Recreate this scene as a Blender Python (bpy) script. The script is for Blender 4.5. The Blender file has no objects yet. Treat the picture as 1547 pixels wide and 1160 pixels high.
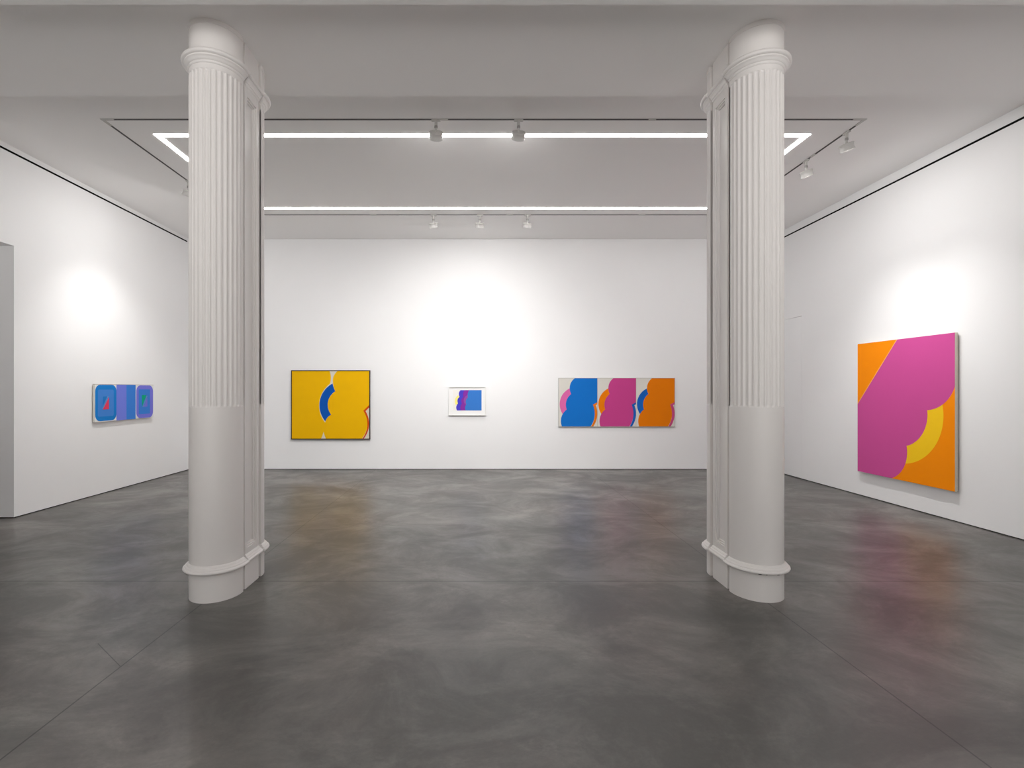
import bpy, bmesh, math
from mathutils import Vector, Matrix

C = bpy.context.scene.collection
PI = math.pi

# ------------------------------------------------------------------ helpers
def srgb(h):
    h = h.lstrip('#')
    c = [int(h[i:i+2], 16) / 255 for i in (0, 2, 4)]
    return tuple(((x / 12.92) if x <= .04045 else ((x + .055) / 1.055) ** 2.4) for x in c) + (1,)

def mat(name, col, rough=.6, spec=.5, metal=0, emit=None, strength=0, noise=0, nscale=6, bump=0, bscale=200, coat=0):
    m = bpy.data.materials.new(name)
    m.use_nodes = True
    nt = m.node_tree
    b = nt.nodes['Principled BSDF']
    if isinstance(col, str): col = srgb(col)
    b.inputs['Base Color'].default_value = col
    b.inputs['Roughness'].default_value = rough
    b.inputs['Specular IOR Level'].default_value = spec
    b.inputs['Metallic'].default_value = metal
    if coat: b.inputs['Coat Weight'].default_value = coat
    if emit:
        b.inputs['Emission Color'].default_value = emit
        b.inputs['Emission Strength'].default_value = strength
    if noise or bump:
        tc = nt.nodes.new('ShaderNodeTexCoord')
    if noise:
        n = nt.nodes.new('ShaderNodeTexNoise'); n.inputs['Scale'].default_value = nscale; n.inputs['Detail'].default_value = 5
        r = nt.nodes.new('ShaderNodeMapRange')
        r.inputs['From Min'].default_value = .3; r.inputs['From Max'].default_value = .7
        r.inputs['To Min'].default_value = 1 - noise; r.inputs['To Max'].default_value = 1
        x = nt.nodes.new('ShaderNodeMix'); x.data_type = 'RGBA'; x.blend_type = 'MULTIPLY'
        x.inputs['Factor'].default_value = 1
        x.inputs['A'].default_value = col
        nt.links.new(tc.outputs['Object'], n.inputs['Vector'])
        nt.links.new(n.outputs['Fac'], r.inputs['Value'])
        nt.links.new(r.outputs['Result'], x.inputs['B'])
        nt.links.new(x.outputs['Result'], b.inputs['Base Color'])
    if bump:
        n2 = nt.nodes.new('ShaderNodeTexNoise'); n2.inputs['Scale'].default_value = bscale; n2.inputs['Detail'].default_value = 3
        bp = nt.nodes.new('ShaderNodeBump'); bp.inputs['Strength'].default_value = bump; bp.inputs['Distance'].default_value = .002
        nt.links.new(tc.outputs['Object'], n2.inputs['Vector'])
        nt.links.new(n2.outputs['Fac'], bp.inputs['Height'])
        nt.links.new(bp.outputs['Normal'], b.inputs['Normal'])
    return m

class MB:
    """collects geometry into one mesh object with several material slots"""
    def __init__(s): s.bm = bmesh.new(); s.mats = []
    def mi(s, m):
        if m not in s.mats: s.mats.append(m)
        return s.mats.index(m)
    def face(s, pts, m, smooth=False):
        try: f = s.bm.faces.new([s.bm.verts.new(p) for p in pts])
        except ValueError: return
        f.material_index = s.mi(m); f.smooth = smooth
        return f
    def box(s, a, b, m):
        x0, x1 = sorted((a[0], b[0])); y0, y1 = sorted((a[1], b[1])); z0, z1 = sorted((a[2], b[2]))
        v = [s.bm.verts.new(p) for p in ((x0,y0,z0),(x1,y0,z0),(x1,y1,z0),(x0,y1,z0),(x0,y0,z1),(x1,y0,z1),(x1,y1,z1),(x0,y1,z1))]
        for q in ((0,3,2,1),(4,5,6,7),(0,1,5,4),(1,2,6,5),(2,3,7,6),(3,0,4,7)):
            f = s.bm.faces.new([v[i] for i in q]); f.material_index = s.mi(m)
    def rings(s, rings, m, closed=True, smooth=False, caps=(True, True), mlist=None):
        """skin a list of rings (lists of points)"""
        vs = [[s.bm.verts.new(p) for p in r] for r in rings]
        n = len(vs[0])
        for k in range(len(vs) - 1):
            mm = s.mi(mlist[k] if mlist else m)
            for i in range(n if closed else n - 1):
                j = (i + 1) % n
                f = s.bm.faces.new((vs[k][i], vs[k][j], vs[k+1][j], vs[k+1][i]))
                f.material_index = mm; f.smooth = smooth
        if caps[0]: f = s.bm.faces.new(list(reversed(vs[0]))); f.material_index = s.mi(m)
        if caps[1]: f = s.bm.faces.new(vs[-1]); f.material_index = s.mi(mlist[-1] if mlist else m)
    def lathe(s, prof, m, mtx=Matrix(), seg=32, smooth=True, caps=(True, True), mlist=None):
        """prof = [(r, z)] spun about local z, placed by mtx"""
        rr = []
        for r, z in prof:
            rr.append([mtx @ Vector((r * math.cos(2*PI*i/seg), r * math.sin(2*PI*i/seg), z)) for i in range(seg)])
        s.rings(rr, m, smooth=smooth, caps=caps, mlist=mlist)
    def build(s, name, parent=None, sharp=None, bevel=0):
        bmesh.ops.recalc_face_normals(s.bm, faces=s.bm.faces)
        me = bpy.data.meshes.new(name); s.bm.to_mesh(me); s.bm.free()
        for m in s.mats: me.materials.append(m)
        if sharp: me.set_sharp_from_angle(angle=math.radians(sharp))
        o = bpy.data.objects.new(name, me); C.objects.link(o)
        if parent: o.parent = parent; o.matrix_parent_inverse = parent.matrix_world.inverted() if False else Matrix.Translation(-parent.location)
        if bevel:
            b = o.modifiers.new('edge_bevel', 'BEVEL'); b.width = bevel; b.segments = 2; b.limit_method = 'ANGLE'
        return o

def thing(name, loc, label, cat, group=None):
    o = bpy.data.objects.new(name, None); C.objects.link(o)
    o.location = loc; o.empty_display_size = .2
    o['label'] = label; o['category'] = cat
    if group: o['group'] = group
    return o

def struct(o, label=None, cat=None):
    o['kind'] = 'structure'
    if label: o['label'] = label
    if cat: o['category'] = cat
    return o

def arc3(p0, p1, p2, n=28):
    """points on the circle through p0, p1, p2, running p0 -> p2"""
    ax, ay = p0; bx, by = p1; cx, cy = p2
    d = 2 * (ax*(by-cy) + bx*(cy-ay) + cx*(ay-by))
    if abs(d) < 1e-9: return [p0, p1, p2]
    ux = ((ax*ax+ay*ay)*(by-cy) + (bx*bx+by*by)*(cy-ay) + (cx*cx+cy*cy)*(ay-by)) / d
    uy = ((ax*ax+ay*ay)*(cx-bx) + (bx*bx+by*by)*(ax-cx) + (cx*cx+cy*cy)*(bx-ax)) / d
    r = math.hypot(ax-ux, ay-uy)
    a0, a1, a2 = (math.atan2(p[1]-uy, p[0]-ux) for p in (p0, p1, p2))
    ccw = (a2 - a0) % (2*PI); mid = (a1 - a0) % (2*PI)
    sw = ccw if mid <= ccw else ccw - 2*PI
    return [(ux + r*math.cos(a0 + sw*k/n), uy + r*math.sin(a0 + sw*k/n)) for k in range(n+1)]

def path(*segs):
    """chain of single points and 3-point arcs"""
    out = []
    for s in segs:
        pts = arc3(*s) if isinstance(s[0], tuple) else [s]
        for p in pts:
            if not out or math.hypot(p[0]-out[-1][0], p[1]-out[-1][1]) > 1e-6: out.append(p)
    if math.hypot(out[0][0]-out[-1][0], out[0][1]-out[-1][1]) < 1e-6: out.pop()
    return out

# ------------------------------------------------------------------ dimensions
EYE = 1.729                 # camera height
XL, XR = -6.264, 6.253      # side walls
YB, YF = 11.354, -6.0       # back wall, wall behind the camera
H1, H2, H3 = 5.0, 4.736, 4.579   # ceiling heights, from the back to the front
YS1, YS2 = 5.354, 3.87

# ------------------------------------------------------------------ materials
M_WALL = mat('white_wall_paint', (.89,.89,.895,1), .75, .25, noise=.012, nscale=1.5, bump=.05, bscale=400)
M_CEIL = mat('white_ceiling_paint', (.92,.91,.90,1), .85, .15)
M_BLACK = mat('black_shadow_gap', (.004,.004,.004,1), .9, .05)
M_COL = mat('column_gloss_paint', (.80,.775,.755,1), .36, .45, bump=.03, bscale=60)
M_CHIP = mat('dark_paint_chip', (.05,.045,.04,1), .8)
M_TRACK = mat('track_dark_channel', (.05,.045,.045,1), .6)
M_WHITE_METAL = mat('white_powder_coat', (.52,.51,.49,1), .45, .4)
M_GREY_METAL = mat('grey_joint_metal', (.30,.29,.28,1), .4, .5)
M_LED = mat('led_diffuser', (.9,.9,.9,1), .5, emit=(1,.985,.975,1), strength=17)
M_LENS = mat('lamp_lens', (.9,.9,.9,1), .3, emit=(1,.97,.94,1), strength=2)
M_LED_FILL = mat('added_led_fill', (.9,.9,.9,1), .5, emit=(1,.985,.975,1), strength=9)  # glow of the fill loop added behind the viewer

def floor_material():
    m = bpy.data.materials.new('polished_concrete'); m.use_nodes = True
    nt = m.node_tree; N = nt.nodes; L = nt.links
    b = N['Principled BSDF']
    tc = N.new('ShaderNodeTexCoord')
    def mapping(scale, rot=0, loc=(0,0,0)):
        mp = N.new('ShaderNodeMapping'); mp.inputs['Scale'].default_value = scale
        mp.inputs['Rotation'].default_value = (0,0,rot); mp.inputs['Location'].default_value = loc
        L.new(tc.outputs['Object'], mp.inputs['Vector']); return mp
    def noise(scale, detail, rough, mp, dist=0):
        n = N.new('ShaderNodeTexNoise'); n.inputs['Scale'].default_value = scale
        n.inputs['Detail'].default_value = detail; n.inputs['Roughness'].default_value = rough
        n.inputs['Distortion'].default_value = dist
        L.new(mp.outputs['Vector'], n.inputs['Vector']); return n
    def ramp(src, a, b_, lo, hi):
        r = N.new('ShaderNodeMapRange'); r.interpolation_type = 'SMOOTHSTEP'
        r.inputs['From Min'].default_value = a; r.inputs['From Max'].default_value = b_
        r.inputs['To Min'].default_value = lo; r.inputs['To Max'].default_value = hi
        L.new(src, r.inputs['Value']); return r.outputs['Result']
    def mth(op, a, b_):
        x = N.new('ShaderNodeMath'); x.operation = op
        for i, v in enumerate((a, b_)):
            if isinstance(v, (int, float)): x.inputs[i].default_value = v
            else: L.new(v, x.inputs[i])
        return x.outputs[0]
    big = noise(.55, 5, .55, mapping((1, 1, 1), .3), .6)
    cloud = noise(1.1, 9, .70, mapping((1, 1.2, 1), -.4, (3, 1, 0)), .6)
    smear = noise(1.5, 9, .74, mapping((.8, 1.5, 1), .25, (7, 2, 0)), .7)
    fine = noise(45, 4, .7, mapping((1, 1, 1)))
    v = mth('MULTIPLY', ramp(big.outputs['Fac'], .3, .7, .78, 1.22), ramp(cloud.outputs['Fac'], .38, .68, .80, 1.55))
    v = mth('MULTIPLY', v, ramp(smear.outputs['Fac'], .50, .80, 1.0, 1.55))
    wisp = noise(3.2, 10, .82, mapping((1, 1.1, 1), -.6, (2, 9, 0)), .5)
    v = mth('MULTIPLY', v, ramp(wisp.outputs['Fac'], .50, .75, 1.0, 1.35))
    v = mth('MULTIPLY', v, ramp(fine.outputs['Fac'], .3, .7, .94, 1.05))
    # saw-cut joints
    sep = N.new('ShaderNodeSeparateXYZ'); L.new(tc.outputs['Object'], sep.inputs[0])
    def line(axis, at, w):
        d = mth('ABSOLUTE', mth('SUBTRACT', sep.outputs[axis], at), 0)
        return mth('LESS_THAN', d, w)
    j = mth('MAXIMUM', line('X', -2.235, .005), line('X', 2.345, .005))
    j = mth('MAXIMUM', j, line('Y', 4.721, .008))
    # one short stray cut leaving the left joint
    dx = mth('SUBTRACT', sep.outputs['X'], -2.235); dy = mth('SUBTRACT', sep.outputs['Y'], 3.265)
    dist = mth('ABSOLUTE', mth('ADD', mth('MULTIPLY', dx, .64), mth('MULTIPLY', dy, .77)), 0)
    stray = mth('MULTIPLY', mth('LESS_THAN', dist, .003), mth('MULTIPLY', mth('LESS_THAN', dx, 0), mth('GREATER_THAN', dx, -.36)))
    j = mth('MAXIMUM', j, stray)
    v = mth('MULTIPLY', v, mth('SUBTRACT', 1.0, mth('MULTIPLY', j, .7)))
    mix = N.new('ShaderNodeMix'); mix.data_type = 'RGBA'; mix.blend_type = 'MULTIPLY'; mix.inputs['Factor'].default_value = 1
    tint = N.new('ShaderNodeMix'); tint.data_type = 'RGBA'
    tint.inputs['A'].default_value = (.094,.086,.079,1); tint.inputs['B'].default_value = (.088,.085,.078,1)
    L.new(ramp(noise(.8, 3, .5, mapping((1,1,1), 0, (11,4,0))).outputs['Fac'], .4, .6, 0, 1), tint.inputs['Factor'])
    L.new(tint.outputs['Result'], mix.inputs['A'])
    L.new(v, mix.inputs['B'])
    L.new(mix.outputs['Result'], b.inputs['Base Color'])
    L.new(ramp(cloud.outputs['Fac'], .3, .75, .40, .287), b.inputs['Roughness'])
    b.inputs['Specular IOR Level'].default_value = .5
    bp = N.new('ShaderNodeBump'); bp.inputs['Strength'].default_value = .10; bp.inputs['Distance'].default_value = .004
    hh = mth('SUBTRACT', mth('MULTIPLY', fine.outputs['Fac'], .25), mth('MULTIPLY', j, 1.5))
    L.new(hh, bp.inputs['Height']); L.new(bp.outputs['Normal'], b.inputs['Normal'])
    return m
M_FLOOR = floor_material()

# ------------------------------------------------------------------ setting
TW = 2.2   # depth of the left passage through the wall
b = MB(); b.box((XL - TW - .2, YF - .2, -.2), (XR + .2, YB + .2, 0), M_FLOOR)
struct(b.build('floor'))

b = MB()   # stepped ceiling, one slab with two drops
prof = [(YB + .2, H1), (YS1, H1), (YS1, H2), (YS2, H2), (YS2, H3), (YF - .2, H3), (YF - .2, 5.3), (YB + .2, 5.3)]
r0 = [(XL - .2, y, z) for y, z in prof]; r1 = [(XR + .2, y, z) for y, z in prof]
b.rings([r0, r1], M_CEIL)
struct(b.build('ceiling'))

BASE = .012   # shadow gap at the foot of the walls
b = MB()
b.box((XL - .2, YB, BASE), (XR + .2, YB + .2, H1), M_WALL)
b.box((XL - .2, YB + .012, 0), (XR + .2, YB + .2, BASE), M_BLACK)
struct(b.build('wall_back'))
b = MB()
WX0, WX1, WZ0, WZ1 = -5.4, 5.4, .5, 4.2     # unseen window, added behind the viewer to let in fill light
b.box((XL - .2, YF - .2, 0), (WX0, YF, H3), M_WALL); b.box((WX1, YF - .2, 0), (XR + .2, YF, H3), M_WALL)
b.box((WX0, YF - .2, 0), (WX1, YF, WZ0), M_WALL); b.box((WX0, YF - .2, WZ1), (WX1, YF, H3), M_WALL)
struct(b.build('wall_front'))
M_MUL = mat('added_window_paint', (.5,.5,.5,1), .5)
b = MB()
for k in range(5):
    x = WX0 + (WX1 - WX0)*k/4; x = min(max(x, WX0 + .04), WX1 - .04)
    b.box((x - .04, YF - .14, WZ0), (x + .04, YF - .06, WZ1), M_MUL)
b.box((WX0, YF - .14, WZ0), (WX1, YF - .06, WZ0 + .06), M_MUL); b.box((WX0, YF - .14, WZ1 - .06), (WX1, YF - .06, WZ1), M_MUL)
struct(b.build('added_window_1'))  # added window bars, out of view, around the fill daylight
l = bpy.data.lights.new('added_window_portal', 'AREA'); l.shape = 'RECTANGLE'; l.size = WX1 - WX0; l.size_y = WZ1 - WZ0; l.cycles.is_portal = True
o = bpy.data.objects.new('added_window_portal', l); C.objects.link(o); o.location = (0, YF - .02, (WZ0 + WZ1)/2); o.rotation_euler = (PI/2, 0, 0)

def side_wall(name, xin, out, spans, zg, yg_end, depth):
    """spans = [(y0, y1, z0)] solid pieces; groove at height zg down to yg_end"""
    b = MB(); g = .029
    for y0, y1, z0 in spans:
        f = z0 == 0
        lo = BASE if f else z0
        b.box((xin, y0, lo), (xin + out*depth, y1, zg), M_WALL)
        b.box((xin, y0, zg + g), (xin + out*depth, y1, H1), M_WALL)
        ye = min(y1, yg_end)
        b.box((xin + out*.003, y0, zg), (xin + out*depth, ye, zg + g), M_BLACK)
        if ye < y1: b.box((xin, ye, zg), (xin + out*depth, y1, zg + g), M_WALL)
        if f: b.box((xin + out*.012, y0 + .012, 0), (xin + out*depth, y1 - .0, BASE), M_BLACK)
    return struct(b.build(name))

OY0, OY1, OZ = 4.3, 7.05, 3.669
side_wall('wall_left', XL, -1, [(YF, OY0, 0), (OY0, OY1, OZ), (OY1, YB, 0)], EYE + 3.172, 11.25, TW)
b = MB(); b.box((XL - TW - .2, OY0 - .1, 0), (XL - TW, OY1 + .1, 4.0), M_WALL)
struct(b.build('wall_passage'))
# right wall: leave the flush door's rectangle open and fill it with the door
DY0, DY1, DZ = 10.12, 11.12, 3.160
side_wall('wall_right', XR, 1, [(YF, DY0, 0), (DY0, DY1, DZ), (DY1, YB, 0)], EYE + 3.108, 11.25, .2)
b = MB()
b.box((XR + .001, DY0 + .005, .014), (XR + .045, DY1 - .005, DZ - .007), M_WALL)
b.box((XR + .06, DY0, 0), (XR + .2, DY1, DZ), M_BLACK)
struct(b.build('door_1'))

# ------------------------------------------------------------------ columns
def ellipse(cx, cy, a, bb, z, side=1, o=0, n=96):
    # a half round with a flat back towards the core (side = 1: the core lies at larger y)
    cut = .018 + o*.5
    return [(cx + a*math.cos(2*PI*i/n), cy + side*min(side*bb*math.sin(2*PI*i/n), cut), z) for i in range(n)]

RA, RB = .212, .240     # half width and half depth of each rounded shaft
NF, FS = 32, 10         # flutes, samples per flute
def fluted(cx, cy, z, d, side=1):
    out = []
    for i in range(NF*FS):
        k = (i % FS) / FS
        depth = 0
        if .18 <= k <= .82: depth = d * math.sqrt(max(0, 1 - ((k - .5)/.33)**2))
        t = 2*PI*i/(NF*FS) + .03
        out.append((cx + (RA - depth)*math.cos(t), cy + side*min(side*(RB - depth)*math.sin(t), .018), z))
    return out

def round_profile(c, cy, prof, side):
    return [ellipse(c, cy, RA + o, RB + o, z, side, o) for o, z in prof]

BASE_PROF = [(.0, .232), (.030, .233), (.041, .239), (.046, .247), (.044, .256), (.037, .262), (.030, .264),
             (.030, .268), (.026, .275), (.019, .279), (.016, .280), (.014, .286), (.007, .294), (.0, .300)]
CAP_PROF = [(.0, 4.376), (.006, 4.380), (.009, 4.388), (.009, 4.396), (.017, 4.399), (.021, 4.410), (.030, 4.420),
            (.036, 4.424), (.036, 4.436), (.046, 4.438), (.054, 4.446), (.057, 4.456), (.054, 4.467), (.046, 4.475), (.0, 4.480)]

def rect_ring(cx, y0, y1, hx, o, z, oy=None):
    oy = o if oy is None else oy
    return [(cx - hx - o, y0 - oy, z), (cx + hx + o, y0 - oy, z), (cx + hx + o, y1 + oy, z), (cx - hx - o, y1 + oy, z)]

def make_column(cx, yc, label):
    """yc = centre of the front rounded shaft"""
    yr = yc + .401; ym = (yc + yr)/2
    y0, y1 = ym - .1405, ym + .1405       # flat core between the two round shafts
    hx = .207
    t = thing('column', (cx, ym, 0), label, 'column', 'fluted columns of the gallery')
    for c, sd in ((yc, 1), (yr, -1)):
        b = MB(); b.rings([ellipse(cx, c, RA, RB, 0, sd), ellipse(cx, c, RA, RB, .232, sd)], M_COL, smooth=True)
        b.build('plinth', t, 40)
        b = MB(); b.rings(round_profile(cx, c, BASE_PROF, sd), M_COL, smooth=True)
        o = b.build('base_molding', t, 50)
        b = MB()
        F = lambda z, d: fluted(cx, c, z, d, sd)
        b.rings([F(.300, 0), F(1.585, 0), F(1.601, .009), F(4.318, .009), F(4.330, .005), F(4.335, 0), F(4.376, 0)], M_COL, smooth=False)
        b.build('fluted_shaft', t)
        b = MB(); b.rings(round_profile(cx, c, CAP_PROF, sd), M_COL, smooth=True)
        b.build('capital_molding', t, 50)
        b = MB(); b.rings([ellipse(cx, c, RA, RB, 4.480, sd), ellipse(cx, c, RA, RB, 4.698, sd), ellipse(cx, c, RA + .004, RB + .004, 4.700, sd), ellipse(cx, c, RA + .004, RB + .004, H2, sd)], M_COL, smooth=True)
        b.build('neck_drum', t, 40)
    # flat core, with a sunk moulded panel on both long sides
    b = MB(); b.box((cx - hx, y0, 0), (cx + hx, y1, .232), M_COL); b.build('core_plinth', t, bevel=.003)
    b = MB()
    b.rings([rect_ring(cx, y0, y1, hx, o*.85, z, o*.2) for o, z in BASE_PROF], M_COL)
    b.build('core_base_molding', t)
    b = MB()
    zb, zt = .30, 4.376
    inner = .175
    b.box((cx - inner, y0 + .004, zb), (cx + inner, y1 - .004, zt), M_COL)
    for s in (-1, 1):
        # outer frame, then two stepped inner mouldings, each a ring of four mitre-free bars
        ya, yb, za, zc = y0, y1, zb, zt
        for w, hb, ht, x_out in ((.046, .050, .085, hx), (.016, .016, .016, hx - .009), (.013, .013, .013, hx - .018)):
            xo, xi = cx + s*x_out, cx + s*(inner - .006)
            b.box((xi, ya, za), (xo, ya + w, zc), M_COL); b.box((xi, yb - w, za), (xo, yb, zc), M_COL)
            b.box((xi, ya + w, za), (xo, yb - w, za + hb), M_COL); b.box((xi, ya + w, zc - ht), (xo, yb - w, zc), M_COL)
            ya += w; yb -= w; za += hb; zc -= ht
    b.build('panelled_core', t, bevel=.0025)
    b = MB()
    b.rings([rect_ring(cx, y0, y1, hx, o*.85, z, o*.2) for o, z in CAP_PROF], M_COL)
    b.build('core_capital_molding', t)
    b = MB(); b.box((cx - hx, y0, 4.480), (cx + hx, y1, H2), M_COL); b.build('core_neck', t, bevel=.003)
    b = MB(); b.box((cx - .16, yc + .010, 0), (cx + .16, y0 + .006, H2), M_COL); b.box((cx - .16, y1 - .006, 0), (cx + .16, yr - .010, H2), M_COL)
    b.build('recessed_web', t)
    return t

make_column(-2.228, 4.467, 'tall white fluted cast-iron column on the left side of the gallery')
colr = make_column(2.367, 4.482, 'tall white fluted cast-iron column on the right, base ring chipped')
for a, w, dz in ((-112, .013, 0), (-101, .006, .0), (-80, .013, .003)):
    t_ = math.radians(a)
    px, py = 2.367 + (RA + .0415)*math.cos(t_), 4.482 + (RB + .0415)*math.sin(t_)
    b = MB(); n_ = Vector((math.cos(t_), math.sin(t_), -.6)).normalized(); tx = Vector((-math.sin(t_), math.cos(t_), 0))
    up = n_.cross(tx); c0 = Vector((px, py, .2395))
    ring = [c0 + tx*w*math.cos(q*PI/4)*(1 + .25*math.sin(q*2.3)) + up*.0035*math.sin(q*PI/4) for q in range(8)]
    b.rings([[p - n_*.003 for p in ring], [p + n_*.0015 for p in ring]], M_CHIP)
    o = b.build('paint_chip', colr); o['label'] = 'dark chip in the white paint'

# ------------------------------------------------------------------ lighting track and LED loop
TXL, TXR, TY0, TY1 = -4.55, 4.67, 6.328, 9.778
def rect_loop(b, x0, x1, y0, y1, w, z0, z1, m):
    b.box((x0 - w/2, y0 - w/2, z0), (x1 + w/2, y0 + w/2, z1), m)
    b.box((x0 - w/2, y1 - w/2, z0), (x1 + w/2, y1 + w/2, z1), m)
    b.box((x0 - w/2, y0 + w/2, z0), (x0 + w/2, y1 - w/2, z1), m)
    b.box((x1 - w/2, y0 + w/2, z0), (x1 + w/2, y1 - w/2, z1), m)
t = thing('lighting_track', ((TXL + TXR)/2, (TY0 + TY1)/2, H1), 'thin dark rectangular lighting track recessed in the white ceiling', 'lighting track')
b = MB(); rect_loop(b, TXL, TXR, TY0, TY1, .026, H1 - .004, H1 - .0002, M_TRACK); b.build('track_channel', t)
def joint(x, y, along, ln=.10):
    b = MB(); hx, hy = (ln/2, .018) if along == 'x' else (.018, ln/2)
    b.box((x - hx, y - hy, H1 - .006), (x + hx, y + hy, H1 - .0002), M_WHITE_METAL)
    o = b.build('track_connector', t); o['label'] = 'white track connector'
for x in (-.415, 2.10): joint(x, TY0, 'x', .09)
for x in (-1.97, .58, 3.05): joint(x, TY1, 'x', .12)
joint(TXR, 7.30, 'y', .10)
for x, sx in ((TXL, 1), (TXR, -1)):
    for y, sy in ((TY0, 1), (TY1, -1)):
        b = MB()
        b.box((x - sx*.02, y - sy*.018, H1 - .006), (x + sx*.14, y + sy*.018, H1 - .0002), M_WHITE_METAL)
        b.box((x - sx*.018, y + sy*.018, H1 - .006), (x + sx*.018, y + sy*.14, H1 - .0002), M_WHITE_METAL)
        o = b.build('corner_connector', t); o['label'] = 'white corner piece of the track'

W = .066
def led_loop(x0, x1, y0, y1, h, label, m):
    t = thing('ceiling_light', ((x0 + x1)/2, (y0 + y1)/2, h), label, 'ceiling light', 'rectangular lines of light in the ceiling')
    b = MB(); rect_loop(b, x0, x1, y0, y1, W, h - .005, h - .0002, m); b.build('light_diffuser', t)
led_loop(-4.16 + W/2, 4.25 - W/2, 6.689 + W/2, 9.456 - W/2, H1, 'glowing white rectangular line of light set in the ceiling', M_LED)
led_loop(-4.2, 4.2, -4.6, 1.6, H3, 'unseen rectangular fill light added in the lower ceiling behind the viewer', M_LED_FILL)  # added loop out of view, brightens the columns and near ceiling

# ------------------------------------------------------------------ spotlights on the track
def spotlight(x, y, aim, label, power, size=62, blend=.9, along='x', spill=0, group=None, colour=(1,.985,.965)):
    t = thing('track_spotlight', (x, y, H1), label, 'spotlight', group or 'spotlights on the ceiling track')
    b = MB()
    hx, hy = (.055, .017) if along == 'x' else (.017, .055)
    b.box((x - hx, y - hy, H1 - .022), (x + hx, y + hy, H1 - .002), M_WHITE_METAL)
    b.build('track_adapter', t, bevel=.003)
    top = Vector((x, y, H1)); dirv = Vector(aim) - (top - Vector((0, 0, .17))); dirv.normalize()
    b = MB()
    b.lathe([(.018, -.075), (.018, -.020)], M_WHITE_METAL, Matrix.Translation(top), 20)
    b.build('stem', t, 40)
    # head: waisted drum whose axis is the beam
    pivot = top + Vector((0, 0, -.150))
    rot = dirv.to_track_quat('Z', 'Y').to_matrix().to_4x4()
    head_c = pivot + dirv*.02 + Vector((0, 0, -.025))
    mx = Matrix.Translation(head_c) @ rot
    b = MB()
    b.lathe([(.060, -.042), (.080, -.042), (.084, -.038), (.084, -.031), (.079, -.022), (.077, 0), (.079, .026), (.083, .034), (.083, .044), (.074, .044), (.072, .026)], M_WHITE_METAL, mx, 40)
    hd = b.build('lamp_head', t, 35)
    b = MB(); b.lathe([(.0715, .028), (.0715, .034)], M_LENS, mx, 32, smooth=False)
    ln = b.build('lens', hd); ln.matrix_parent_inverse = Matrix()
    # knuckle and tilt arm between stem and head
    b = MB()
    b.lathe([(.014, -.108), (.020, -.104), (.020, -.080), (.014, -.074)], M_GREY_METAL, Matrix.Translation(top), 20)
    b.build('knuckle', t, 40)
    b = MB()
    p0 = top + Vector((0, 0, -.098)); p1 = head_c - dirv*.035
    d = p1 - p0; q = d.to_track_quat('Z', 'Y').to_matrix().to_4x4()
    b.lathe([(.013, 0), (.013, d.length)], M_WHITE_METAL, Matrix.Translation(p0) @ q, 16)
    b.build('tilt_arm', t, 40)
    # the light itself
    l = bpy.data.lights.new('beam', 'SPOT'); l.energy = power; l.spot_size = math.radians(size); l.spot_blend = blend
    l.shadow_soft_size = .045; l.color = colour
    o = bpy.data.objects.new('beam', l); C.objects.link(o)
    o.matrix_world = Matrix.Translation(head_c + dirv*.075) @ dirv.to_track_quat('-Z', 'Y').to_matrix().to_4x4()
    o.parent = t; o.matrix_parent_inverse = Matrix.Translation(-t.location)
    if spill:
        l = bpy.data.lights.new('lens_spill', 'AREA'); l.shape = 'DISK'; l.size = .12; l.energy = spill; l.color = colour
        o = bpy.data.objects.new('lens_spill', l); C.objects.link(o)
        o.matrix_world = Matrix.Translation(head_c + dirv*.06) @ dirv.to_track_quat('-Z', 'Y').to_matrix().to_4x4()
        o.parent = t; o.matrix_parent_inverse = Matrix.Translation(-t.location)
    return t

spotlight(-.515, TY0, (-1.1, YB, -.6), 'left one of the two large spotlights on the near run of the track', 360, 100, 1, spill=4)
spotlight(.485, TY0, (.0, YB, -.6), 'right one of the two large spotlights on the near run of the track', 360, 100, 1, spill=6)
spotlight(-.842, TY1, (-.6, YB, .3), 'small white spotlight at the left of three near the back wall', 29, 62, 1, spill=6)
spotlight(.025, TY1, (.0, YB, .3), 'small white spotlight in the middle of three near the back wall', 29, 62, 1, spill=6)
spotlight(.916, TY1, (.6, YB, .3), 'small white spotlight at the right of three near the back wall', 29, 62, 1, spill=6)
spotlight(TXR, 6.635, (XR, 7.2, .1), 'white spotlight on the right track run, nearest its front corner', 150, 78, 1, 'y', spill=12)
spotlight(TXR, 7.453, (XR, 7.9, .1), 'white spotlight on the right track run, tilted toward the magenta painting', 150, 78, 1, 'y', spill=12)
spotlight(TXL, 8.20, (XL, 8.9, .2), 'white spotlight on the left track run, mostly hidden by the column', 195, 88, 1, 'y', spill=22)

# ------------------------------------------------------------------ paintings
def paint(hexcol, rough=.65):
    key = 'paint_' + hexcol.lstrip('#')
    m = bpy.data.materials.get(key)
    return m or mat(key, hexcol, rough, .12, noise=.02, nscale=3, bump=.04, bscale=500)

def to_world(origin, right, normal):
    """local (u right, v up, w out of the wall) -> world"""
    up = Vector((0, 0, 1)); o = Vector(origin); r = Vector(right); n = Vector(normal)
    return lambda u, v, w: o + r*u + up*v + n*w

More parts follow.
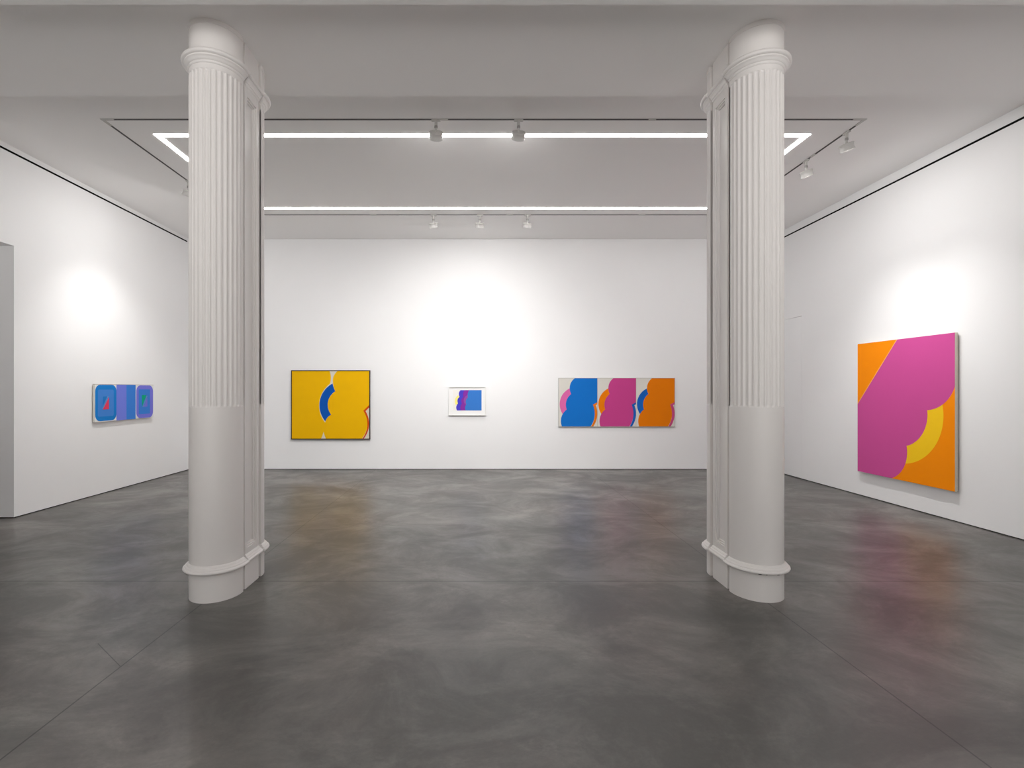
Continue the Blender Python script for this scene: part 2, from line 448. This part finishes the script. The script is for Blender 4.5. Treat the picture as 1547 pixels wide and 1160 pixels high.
def clip(poly, w, h):
    def side(pts, inside, cut):
        out = []
        for i, p in enumerate(pts):
            q = pts[(i + 1) % len(pts)]
            if inside(p):
                out.append(p)
                if not inside(q): out.append(cut(p, q))
            elif inside(q): out.append(cut(p, q))
        return out
    def cx(x): return lambda p, q: (x, p[1] + (q[1]-p[1])*(x-p[0])/(q[0]-p[0]))
    def cy(y): return lambda p, q: (p[0] + (q[0]-p[0])*(y-p[1])/(q[1]-p[1]), y)
    for ins, cut in ((lambda p: p[0] >= 0, cx(0)), (lambda p: p[0] <= w, cx(w)), (lambda p: p[1] >= 0, cy(0)), (lambda p: p[1] <= h, cy(h))):
        poly = side(poly, ins, cut)
    return poly

def canvas(T, u0, v0, w, h, w0, w1, shapes, ground, edge, name, parent):
    """painted panel from depth w0 to w1; shapes = [(material, polygon in local units)], later ones lie on top"""
    b = MB()
    P = lambda u, v, d: T(u0 + u, v0 + v, d)
    a = [P(0,0,w0), P(w,0,w0), P(w,h,w0), P(0,h,w0)]; c = [P(0,0,w1), P(w,0,w1), P(w,h,w1), P(0,h,w1)]
    b.face(list(reversed(a)), edge)
    for i in range(4):
        j = (i + 1) % 4; b.face([a[i], a[j], c[j], c[i]], edge)
    b.face(c, ground)
    for k, (m, poly) in enumerate(shapes):
        poly = clip(poly, w, h)
        if len(poly) < 3: continue
        d = w1 + .0004*(k + 1)
        vs = [b.bm.verts.new(P(x, y, d)) for x, y in poly]
        f = b.bm.faces.new(vs); f.material_index = b.mi(m)
        f.normal_update()
        if f.normal.dot(T(0,0,1) - T(0,0,0)) < 0: f.normal_flip()
    me_name = name
    me = bpy.data.meshes.new(me_name); b.bm.to_mesh(me); b.bm.free()
    for m in b.mats: me.materials.append(m)
    o = bpy.data.objects.new(me_name, me); C.objects.link(o); o.parent = parent
    o.matrix_parent_inverse = Matrix.Translation(-parent.location)
    return o

def frame(T, u0, v0, w, h, t, w0, w1, m, name, parent, bevel=0):
    b = MB()
    def bx(a, c):
        p = [T(*a), T(*c)]
        b.box(p[0], p[1], m)
    bx((u0, v0, w0), (u0 + t, v0 + h, w1)); bx((u0 + w - t, v0, w0), (u0 + w, v0 + h, w1))
    bx((u0 + t, v0, w0), (u0 + w - t, v0 + t, w1)); bx((u0 + t, v0 + h - t, w0), (u0 + w - t, v0 + h, w1))
    return b.build(name, parent, bevel=bevel)

PX = 790.0
def bw(px, py, d=.05):
    """a point of the back wall's picture plane, as x and z"""
    Y = YB - d
    return (px - 723)*Y/PX, EYE + (588.7 - py)*Y/PX

# --- yellow painting, dark frame
x0, z1 = bw(439.7, 559.2); x1, z0 = bw(559.0, 663.7)
Wd, Hd = x1 - x0, z1 - z0
t = thing('framed_painting', ((x0 + x1)/2, YB - .025, z0), 'yellow abstract painting with a blue arc in a thin dark brown frame', 'painting')
T = to_world((x0, YB, z0), (1,0,0), (0,-1,0))
M_DARKWOOD = mat('dark_walnut', (.035,.016,.010,1), .4, noise=.3, nscale=30)
frame(T, 0, 0, Wd, Hd, .017, .006, .054, M_DARKWOOD, 'picture_frame', t)
iw, ih = Wd - .032, Hd - .032
def q(*p):  # crop coordinates -> local
    return ((p[0] - 103)/1087*iw, (1045 - p[1])/947*ih)
Y_ = paint('#f0b800'); OFF = paint('#dcd5c6'); BLUE1 = paint('#0a55b0'); RED1 = paint('#cf4d08')
left = path(q(80,80), q(622,80), (q(632,98), q(652,200), q(638,275)), (q(628,285), q(487,545), q(566,815)), (q(571,840), q(568,900), q(550,945)), (q(550,945), q(533,1000), q(505,1060)), q(80,1060))
right = path(q(760,80), (q(745,98), q(690,170), q(680,262)), (q(680,262), q(690,325), q(713,382)), (q(713,382), q(608,545), q(655,710)), (q(655,710), q(603,750), q(572,815)), (q(566,820), q(548,925), q(592,1060)), q(1078,1060), (q(1085,1045), q(1163,850), q(1105,655)), q(1200,568), q(1200,80))
arcb = path((q(675,272), q(492,545), q(573,802)), (q(573,802), q(603,750), q(655,710)), (q(655,710), q(608,545), q(713,382)), (q(713,382), q(690,330), q(675,272)))
redp = path(q(1200,563), q(1105,655), (q(1105,655), q(1163,850), q(1080,1060)), q(1106,1060), (q(1112,1045), q(1186,860), q(1137,660)), q(1200,597))
canvas(T, .016, .016, iw, ih, .010, .046, [(Y_, left), (Y_, right), (BLUE1, arcb), (RED1, redp)], OFF, OFF, 'canvas', t)

# --- small print in a white box frame
x0, z1 = bw(677.7, 584.0, .045); x1, z0 = bw(734.0, 627.5, .045)
Wd, Hd = x1 - x0, z1 - z0
t = thing('framed_print', ((x0 + x1)/2, YB - .025, z0), 'small framed print with blue and purple scalloped shapes on white paper', 'print')
T = to_world((x0, YB, z0), (1,0,0), (0,-1,0))
M_FR = mat('white_frame_lacquer', (.84,.84,.82,1), .4)
M_MATB = mat('white_mat_board', (.86,.86,.85,1), .8, .1)
frame(T, 0, 0, Wd, Hd, .016, .004, .050, M_FR, 'picture_frame', t, .001)
fx = lambda p: (p - 245)/1090*Wd
fz = lambda p: (1015 - p)/840*Hd
PW = fx(1210) - fx(370); PHt = fz(275) - fz(870)
def q(a, c): return (fx(a) - fx(370), fz(c) - fz(870))
b = MB()
P0 = T(.016, .016, .008); P1 = T(Wd - .016, Hd - .016, .030); b.box(P0, P1, M_MATB); b.build('mat_board', t)
VI = paint('#4c42c4'); PU = paint('#86309f'); PU2 = paint('#9450a4'); BL = paint('#3a7acb'); YE = paint('#f6ea86'); CR = paint('#efece6')
def scallop(dx, k=1.0, extra=()):
    return [(q(610+dx,262), q(543+dx,385), q(565+dx,475)), (q(565+dx,475), q(503+dx,575), q(522+dx,662)), (q(522+dx,662), q(468+dx,770), q(500+dx,885))]
s1 = path(*scallop(0), q(1230,885), q(1230,262))
s2 = path(*[tuple((x[0] , x[1]) for x in a) for a in [(q(725,262), q(668,390), q(680,478)), (q(680,478), q(618,575), q(636,665)), (q(636,665), q(590,770), q(612,885))]], q(1230,885), q(1230,262))
s3 = path((q(862,262), q(803,390), q(812,490)), (q(812,490), q(748,590), q(765,690)), (q(765,690), q(728,780), q(755,885)), q(1230,885), q(1230,262))
ring = path((q(520,425), q(432,560), q(455,705)), q(520,700), q(560,470))
ring2 = path((q(795,425), q(690,560), q(738,700)), q(790,690), q(840,480))
canvas(T, fx(370), fz(870), PW, PHt, .030, .0315, [(YE, ring), (VI, s1), (PU, s2), (PU2, ring2), (BL, s3)], CR, CR, 'print_sheet', t)

# --- triptych
x0, z1 = bw(843.9, 570.8, .04); x1, z0 = bw(1019.6, 644.6, .04)
Wd, Hd = x1 - x0, z1 - z0
t = thing('framed_painting', ((x0 + x1)/2, YB - .02, z0), 'wide three-panel painting of blue, magenta and orange cloud shapes on off-white', 'painting')
T = to_world((x0, YB, z0), (1,0,0), (0,-1,0))
M_ALU = mat('pale_metal_frame', (.42,.40,.37,1), .4, metal=.3)
frame(T, 0, 0, Wd, Hd, .007, .004, .043, M_ALU, 'picture_frame', t)
gap = .006; pw = (Wd - .014 - 2*gap)/3; ph = Hd - .014
OW = paint('#dddad2')
for k, (cm, cr, cs) in enumerate((('#1473cc', '#e06aab', '#e07a18'), ('#c8458c', '#f08000', '#1f5fb8'), ('#e87c00', '#1863bd', '#c84a80'))):
    def q(a, c): return ((a - 75)/455*pw, (665 - c)/575*ph)
    main = path((q(262,90), q(205,180), q(220,278)), (q(220,278), q(162,365), q(167,462)), (q(167,462), q(103,560), q(116,680)), q(444,680), (q(452,665), q(500,520), q(478,405)), q(545,368), q(545,80), q(268,80))
    rng = path((q(212,207), q(86,370), q(122,520)), q(200,500), q(260,250))
    stp = path(q(545,368), q(478,405), (q(478,405), q(500,520), q(446,680)), q(477,680), (q(483,665), q(530,530), q(512,412)), q(545,392))
    if k: b = MB(); b.box(T(.007 + k*pw + (k-1)*gap, .007, .006), T(.007 + k*(pw + gap), Hd - .007, .037), M_ALU); b.build('divider_strip', t)
    canvas(T, .007 + k*(pw + gap), .007, pw, ph, .008, .040, [(paint(cr), rng), (paint(cm), main), (paint(cs), stp)], OW, OW, 'canvas_panel', t)

# --- big magenta and orange canvas on the right wall
Wd, Hd = 1.744, 2.069
z0 = .404; yn, yf = 6.795, 8.539
t = thing('canvas_painting', (XR - .03, (yn + yf)/2, z0), 'large unframed magenta and orange canvas with a yellow arc on right wall', 'painting')
T = to_world((XR, yf, z0), (0,-1,0), (-1,0,0))
MAG = paint('#d0539a'); ORG = paint('#ff9200'); YEL = paint('#ffcf20'); LIN = mat('raw_linen_edge', (.62,.57,.48,1), .85, noise=.05, nscale=80)
M_STR = mat('stretcher_wood', (.30,.24,.18,1), .7, noise=.2, nscale=20)
PEACH = paint('#ffb468'); LORG = paint('#ff9c20')
frame(T, .02, .02, Wd - .04, Hd - .04, .05, .003, .026, M_STR, 'stretcher_frame', t)
pink = path((.799, Hd), (Wd + .01, Hd), ((Wd, 1.370), (1.64, 1.195), (1.325, 1.044)), ((1.325, 1.044), (1.20, .651), (.977, .514)), ((.977, .514), (.955, .254), (.70, 0)), (0, 0), (0, 1.087))
yel = path((1.325, 1.044), (1.562, 1.126), ((1.562, 1.126), (1.36, .458), (.959, .254)), (.959, .254), (.90, .35), (.977, .514), (1.2, .9))
line = [(0, 1.073), (0, 1.093), (.799, Hd + .008), (.799 + .008, Hd - .008)]
line = [(-.02, 1.087 - .025), (-.02, 1.087 - .006), (.799 - .004, Hd + .002), (.799 + .012, Hd + .002)]
canvas(T, 0, 0, Wd, Hd, .026, .063, [(YEL, yel), (MAG, pink), (PEACH, line)], ORG, LIN, 'canvas', t)

# --- small blue and violet painting on the left wall
yn, yf = 8.468, 9.998
Wd, Hd = yf - yn, .614
z0 = 1.202
t = thing('canvas_painting', (XL + .025, (yn + yf)/2, z0), 'small wide blue and violet geometric painting hanging on the left wall', 'painting')
T = to_world((XL, yn, z0), (0,1,0), (1,0,0))
M_EDGE = mat('white_canvas_edge', (.74,.72,.68,1), .7)
M_TAN = mat('tan_top_edge', (.30,.22,.15,1), .7)
M_STR2 = M_STR
frame(T, .02, .02, Wd - .04, Hd - .04, .04, .002, .016, M_STR2, 'stretcher_frame', t)
def q(a, c):
    """photo crop -> panel coordinates, undoing the perspective of the side wall"""
    px = 130 + a/13.64; py = 570 + c/13.64
    Y = (-XL - .047)*PX/(723 - px)
    return (Y - yn, EYE + (588.7 - py)*Y/PX - z0)
def rrect(a0, a1, v0, v1, r):
    """rounded rectangle between two crop columns and two local heights"""
    u0, u1 = q(a0, 500)[0], q(a1, 500)[0]
    pts = []
    for cx, cy, s in ((u1 - r, v1 - r, 0), (u0 + r, v1 - r, 1), (u0 + r, v0 + r, 2), (u1 - r, v0 + r, 3)):
        for k in range(9):
            a = PI/2*(s + k/8); pts.append((cx + r*math.cos(a), cy + r*math.sin(a)))
    return pts
def col(a0, a1): u0, u1 = q(a0, 500)[0], q(a1, 500)[0]; return [(u0, 0), (u1, 0), (u1, Hd), (u0, Hd)]
B_OUT = paint('#1a7fd0'); B_IN = paint('#4585d6'); VIO = paint('#7280e0'); B2 = paint('#3c80d8')
WHT = paint('#e8e8e6'); RED = paint('#e04062'); GRN = paint('#06a580'); TEA = paint('#207ccc'); VI2 = paint('#7878dc')
LB = paint('#6f98cf')
shapes = [
 (B_OUT, rrect(187, 627, .010, Hd - .004, .11)),
 (B_IN, rrect(243, 570, .085, Hd - .085, .03)),
 (VIO, col(625, 830)), (B2, col(830, 1020)),
 (VI2, rrect(1034, 1378, .006, Hd - .006, .11)),
 (B2, rrect(1082, 1316, .080, Hd - .080, .012)),
 (TEA, [q(345,395), q(440,388), q(342,580)]),
 (LB, [q(440,388), q(462,388), q(346,660), q(332,640)]),
 (RED, [q(468,405), q(470,655), q(342,660)]),
 (GRN, [q(1145,365), q(1240,365), q(1150,600)]),
 (LB, [q(1244,380), q(1262,380), q(1178,612), q(1160,605)]),
 (VI2, [q(1256,410), q(1258,600), q(1186,608)]),
]
canvas(T, 0, 0, Wd, Hd, .016, .047, shapes, WHT, M_EDGE, 'canvas', t)
b = MB(); b.box(T(0, Hd, .016), T(Wd, Hd + .006, .047), M_TAN); o = b.build('top_batten', t); o['label'] = 'thin tan strip'

# ------------------------------------------------------------------ camera
cam = bpy.data.cameras.new('camera')
co = bpy.data.objects.new('camera', cam); C.objects.link(co)
co.location = (0, 0, EYE); co.rotation_euler = (PI/2, 0, 0)
cam.sensor_fit = 'HORIZONTAL'; cam.sensor_width = 36
cam.lens = PX/1547*36
cam.shift_x = -(723 - 773.5)/1547
cam.shift_y = (588.7 - 580)/1547
cam.clip_start = .05; cam.clip_end = 100
bpy.context.scene.camera = co

# ------------------------------------------------------------------ world and view
w = bpy.data.worlds.new('world'); bpy.context.scene.world = w
w.use_nodes = True
# added fill daylight: dim above the horizon, brighter below to lift the ceiling
nt = w.node_tree; bg = nt.nodes['Background']
tc = nt.nodes.new('ShaderNodeTexCoord'); sp = nt.nodes.new('ShaderNodeSeparateXYZ'); mr = nt.nodes.new('ShaderNodeMapRange')
nt.links.new(tc.outputs['Generated'], sp.inputs[0]); nt.links.new(sp.outputs['Z'], mr.inputs['Value'])
mr.inputs['From Min'].default_value = -.02; mr.inputs['From Max'].default_value = .02
mr.inputs['To Min'].default_value = 5.6; mr.inputs['To Max'].default_value = 1.0
nt.links.new(mr.outputs['Result'], bg.inputs['Strength'])
bg.inputs[0].default_value = (1,.975,.955,1)
sc = bpy.context.scene
sc.view_settings.view_transform = 'Standard'
sc.view_settings.look = 'None'
sc.view_settings.gamma = 1
sc.view_settings.exposure = 0
sc.view_settings.use_curve_mapping = False
sc.cycles.max_bounces = 14
sc.cycles.diffuse_bounces = 10
sc.cycles.use_denoising = True
sc.cycles.sample_clamp_indirect = 6
